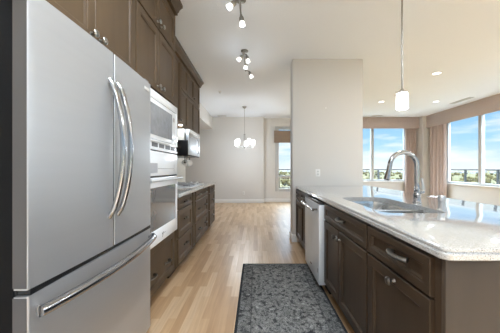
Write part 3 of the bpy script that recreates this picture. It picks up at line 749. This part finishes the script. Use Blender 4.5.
# ================================================================== CURTAINS
def curtain(label, ax, c, lo, hi, z0, z1, folds, amp=.068, th=.006):
    q = bmesh.new(); n = folds * 10; rows = 14; G = []
    for r_ in range(rows + 1):
        z = z0 + (z1 - z0) * r_ / rows; row = []
        pinch = 1 - .10 * math.sin(PI * min(1, (1 - r_ / rows) * 1.2)) * 0
        for i in range(n + 1):
            f = i / n; a = lo + (hi - lo) * f
            off = -amp * (2 * abs(math.sin(PI * folds * f + .25 * math.sin(5 * f) + .5)) ** .8 - 1) * (.88 + .12 * math.sin(9 * f + 2 * (1 - r_ / rows)))
            row.append(q.verts.new((a, c + off, z) if ax == 'y' else (c + off, a, z)))
        G.append(row)
    for a, b in zip(G, G[1:]):
        for i in range(n): q.faces.new((a[i], a[i + 1], b[i + 1], b[i]))
    bmesh.ops.recalc_face_normals(q, faces=q.faces[:]); bmesh.ops.solidify(q, geom=q.faces[:], thickness=th)
    m = MB(); m.add(q); return tag(m.build('curtain', M['curtain']), label, 'curtain')
curtain('pleated taupe curtain at the right end of the back living room window', 'y', 8.40, 5.22, 5.625, .03, 2.80, 5)
curtain('pleated taupe curtain at the corner end of the right window wall', 'x', 5.87, 7.36, 8.05, .03, 2.80, 5)
def valance(label, *bs):
    m = MB()
    for b in bs: m.box(*b, bev=.004)
    return tag(m.build('valance', M['valance']), label, 'valance')
valance('long taupe box valance above the back living room window', (2.70, 5.655, 8.28, 8.30, 2.57, ZC - .002), (2.70, 5.655, 8.301, 8.498, ZC - .03, ZC - .002), (2.70, 2.72, 8.301, 8.498, 2.57, ZC - .031), (5.635, 5.655, 8.301, 8.498, 2.57, ZC - .031))
valance('long taupe box valance above the right-hand window wall', (5.77, 5.79, 3.6, 8.115, 2.56, ZC - .002), (5.791, RX - .002, 3.6, 8.115, ZC - .03, ZC - .002), (5.791, RX - .002, 3.6, 3.62, 2.56, ZC - .031), (5.791, RX - .002, 8.095, 8.115, 2.56, ZC - .031))
v = MB().box(.655, 1.68, 8.40, 8.498, 2.10, 2.52, .006)
tag(v.build('valance', M['blind']), 'short brown valance above the narrow dining window', 'valance')

# ================================================================== LIGHT FIXTURES
cans = [(3.37, 4.46, 'recessed ceiling light nearest the pendant, nearer of the two in line'), (3.34, 6.37, 'recessed ceiling light left of the pendant shade in front of the back window'),
        (4.78, 6.36, 'recessed ceiling light near the far corner by the right windows'), (4.78, 4.46, 'recessed ceiling light just outside the right edge of the view'),
        (4.78, 2.4, 'added unseen recessed ceiling light high over the living room beside the island'), (3.34, 2.4, 'added unseen recessed ceiling light right of the island middle'),  # from this row on, cans are added out of view for more light
        (3.34, .3, 'added unseen recessed ceiling light behind the camera on the right'), (4.78, .3, 'added unseen recessed ceiling light behind the camera by the windows'),
        (-.1, .75, 'added unseen recessed ceiling light straight above the aisle by the refrigerator'), (.3, -1.2, 'added unseen recessed ceiling light behind the camera over the kitchen'), (2.2, -1.6, 'added unseen recessed ceiling light behind the camera in the middle')]
for i, (x, y, lb) in enumerate(cans):
    t = thing('recessed_light', lb, 'ceiling light', (x, y, ZC), 'recessed ceiling lights')
    MB().lathe([(.062, -.001), (.085, -.001), (.088, -.006), (.080, -.012), (.066, -.012), (.062, -.001)], n=32).build('trim_ring', M['white'], t)
    MB().lathe([(0, -.006), (.0625, -.006), (.0625, -.002), (0, -.002)], n=32).build('lens', M['lens'], t)
    lamp('can_lamp', 'AREA', (0, 0, -.02), CAN_W if y > 4 else CAN_ADDED_KIT_W if x < 1 else CAN_ADDED_NEAR_W, t, .12)

# directional ceiling spotlight fixtures
def track(label, x, y, heads, zdrop=.14):
    t = thing('track_light', label, 'ceiling light', (x, y, ZC), 'ceiling spotlight fixtures')
    MB().lathe([(0, 0), (.055, 0), (.055, -.012), (.04, -.022), (0, -.024)]).build('canopy', M['nickel'], t)
    MB().tube([(0, 0, -.02), (0, 0, -zdrop)], .006).build('stem', M['nickel'], t)
    ys = [h[1] for h in heads]
    MB().tube([(0, min(ys) - .03, -zdrop), (0, max(ys) + .03, -zdrop)], .009).build('bar', M['nickel'], t)
    for hx, hy, rx_, ry_ in heads:
        h = bpy.data.objects.new('spot_head', None)
        q = Matrix.Translation((hx, hy, -zdrop - .055)) @ Matrix.Rotation(rx_, 4, 'X') @ Matrix.Rotation(ry_, 4, 'Y')
        b = MB().lathe([(0, .045), (.012, .045), (.014, .03), (.024, .018), (.026, 0), (.026, -.02), (0, -.02)], q)
        b.tube([(0, hy, -zdrop), (hx * .6, hy, -zdrop - .01), q @ Vector((0, 0, .045))], .006)
        ho = b.build('spot_head', M['nickel'], t)
        MB().lathe([(0, -.0205), (.022, -.0205), (.028, -.035), (.031, -.065), (.027, -.069), (0, -.067)], q).build('glass_shade', M['shade'], ho)
        p = q @ Vector((0, 0, -.13)); lamp('spot_bulb', 'POINT', p, TRACK_W, t, .04)
    return t
track('ceiling spotlight fixture at the top edge, nearer of the two', -.155, 2.52, [(-.057, -.22, R(0), R(50)), (.008, .02, R(10), R(-8))])
track('ceiling spotlight fixture with four heads, farther of the two', -.165, 3.62, [(-.035, -.22, R(0), R(45)), (.045, -.20, R(10), R(-15)), (.022, .02, R(20), R(10)), (.075, .38, R(10), R(-25))])

# pendant over the island
t = thing('pendant_light', 'white glass pendant lamp on a long rod over the island', 'pendant light', (1.222, 2.0, ZC))
MB().lathe([(0, 0), (.06, 0), (.06, -.015), (.03, -.03), (0, -.032)]).build('canopy', M['nickel'], t)
MB().tube([(0, 0, -.03), (0, 0, -1.115)], .0065).build('rod', M['nickel'], t)
MB().lathe([(0, -1.11), (.010, -1.112), (.014, -1.125), (.034, -1.136), (.036, -1.145), (0, -1.145)]).build('cap', M['nickel'], t)
MB().tube([(-.055, 0, -1.139), (-.030, 0, -1.139)], .003).build('thumb_screw', M['nickel'], t)
MB().lathe([(.012, -1.1455), (.038, -1.1455), (.043, -1.15), (.046, -1.20), (.047, -1.275), (.044, -1.279), (.041, -1.275), (.040, -1.20), (.036, -1.152), (.012, -1.15), (.012, -1.1455)], n=32).build('glass_shade', M['shade'], t)
lamp('pendant_bulb', 'POINT', (0, 0, -1.32), PEND_W, t, .04)

# chandelier
t = thing('chandelier', 'nickel dining chandelier with five white glass shades, hung before the far wall', 'chandelier', (-.315, 6.88, ZC))
MB().lathe([(0, 0), (.065, 0), (.065, -.012), (.03, -.05), (.012, -.06), (0, -.06)]).build('canopy', M['nickel'], t)
MB().tube([(0, 0, -.055), (0, 0, -.80)], .005).build('rod', M['nickel'], t)
f = MB().lathe([(0, -.79), (.02, -.79), (.028, -.80), (.028, -.81), (0, -.81)])
f.lathe([(0, -1.14), (.03, -1.14), (.045, -1.155), (.03, -1.18), (.012, -1.20), (0, -1.205)])
for k in range(3):
    a = 2 * PI * k / 3 + .5; f.tube([(.02 * math.cos(a), .02 * math.sin(a), -.80), (.028 * math.cos(a), .028 * math.sin(a), -1.15)], .005)
f.build('centre_column', M['nickel'], t)
for k in range(5):
    a = 2 * PI * k / 5 + .244; ca, sa = math.cos(a), math.sin(a)
    ar = MB().tube([(.03 * ca, .03 * sa, -1.155), (.15 * ca, .15 * sa, -1.165), (.25 * ca, .25 * sa, -1.155), (.262 * ca, .262 * sa, -1.13)], .006)
    ar.lathe([(0, -1.135), (.03, -1.13), (.035, -1.115), (0, -1.112)], Matrix.Translation((.262 * ca, .262 * sa, 0))).build('arm', M['nickel'], t)
    MB().lathe([(.02, -1.111), (.040, -1.111), (.046, -1.09), (.050, -.955), (.046, -.95), (.042, -1.085), (.02, -1.104), (.02, -1.111)], Matrix.Translation((.262 * ca, .262 * sa, 0))).build('glass_shade', M['shade'], t)
for k in range(5):
    a = 2 * PI * k / 5 + .244; lamp('chandelier_bulb', 'POINT', (.262 * math.cos(a), .262 * math.sin(a), -1.25), CHAND_W, t, .05)

# ================================================================== SMALL FITTINGS
def vent(label, x, y, w, d):
    t = thing('ceiling_vent', label, 'vent', (x, y, ZC))
    MB().box(-w / 2, w / 2, -d / 2, d / 2, -.010, -.001, .002).build('frame', M['vent'], t)
    s = MB(); n = 5
    if w > d:
        for k in range(n): yy = -d / 2 + d * (k + .5) / n; s.box(-w / 2 + .02, w / 2 - .02, yy - .004, yy + .004, -.015, -.0105)
    else:
        for k in range(n): xx = -w / 2 + w * (k + .5) / n; s.box(xx - .004, xx + .004, -d / 2 + .02, d / 2 - .02, -.015, -.0105)
    s.build('louvres', M['vent'], t)
vent('ceiling vent slot near the far dining wall', -1.13, 8.08, .30, .10)
vent('ceiling vent slot above the right-hand window valance', 5.36, 6.25, .13, .62)
vent('ceiling vent slot before the back living room valance', 4.08, 8.05, .36, .10)
def sprinkler(label, x, y):
    t = thing('fire_sprinkler', label, 'sprinkler', (x, y, ZC))
    MB().lathe([(0, 0), (.035, 0), (.033, -.006), (0, -.008)]).build('escutcheon', M['white'], t)
    MB().lathe([(0, -.0085), (.010, -.0085), (.008, -.03), (.022, -.034), (.022, -.038), (0, -.04)]).build('deflector', M['vent'], t)
sprinkler('small ceiling sprinkler between the far cabinets and the chandelier', -.82, 5.53)
sprinkler('small ceiling sprinkler by the narrow dining window', 1.22, 8.1)
sprinkler('small ceiling sprinkler left of the pendant lamp in the living room', 3.35, 5.75)
def outlet(label, x, y, z, n=(0, -1)):
    t = thing('wall_outlet', label, 'outlet', (x, y, z))
    MB().box(-.036, .036, -.007, -.0005, -.058, .058, .002).build('cover_plate', M['white'], t)
    for zz in (-.022, .022): MB().box(-.016, .016, -.0085, -.0072, zz - .014, zz + .014, .0003).build('socket', M['vent'], t)
outlet('white wall outlet on the partition just above the island worktop', 1.01, 3.89, 1.12)
outlet('white wall outlet low on the dining wall below the chandelier', -.41, WY, .34)
t = thing('motion_sensor', 'tiny white round sensor high on the partition wall', 'sensor', (1.14, 3.8895, 2.17))
MB().lathe([(0, 0), (.014, 0), (.013, .006), (0, .008)], Matrix.Rotation(R(90), 4, 'X')).build('cap', M['white'], t)
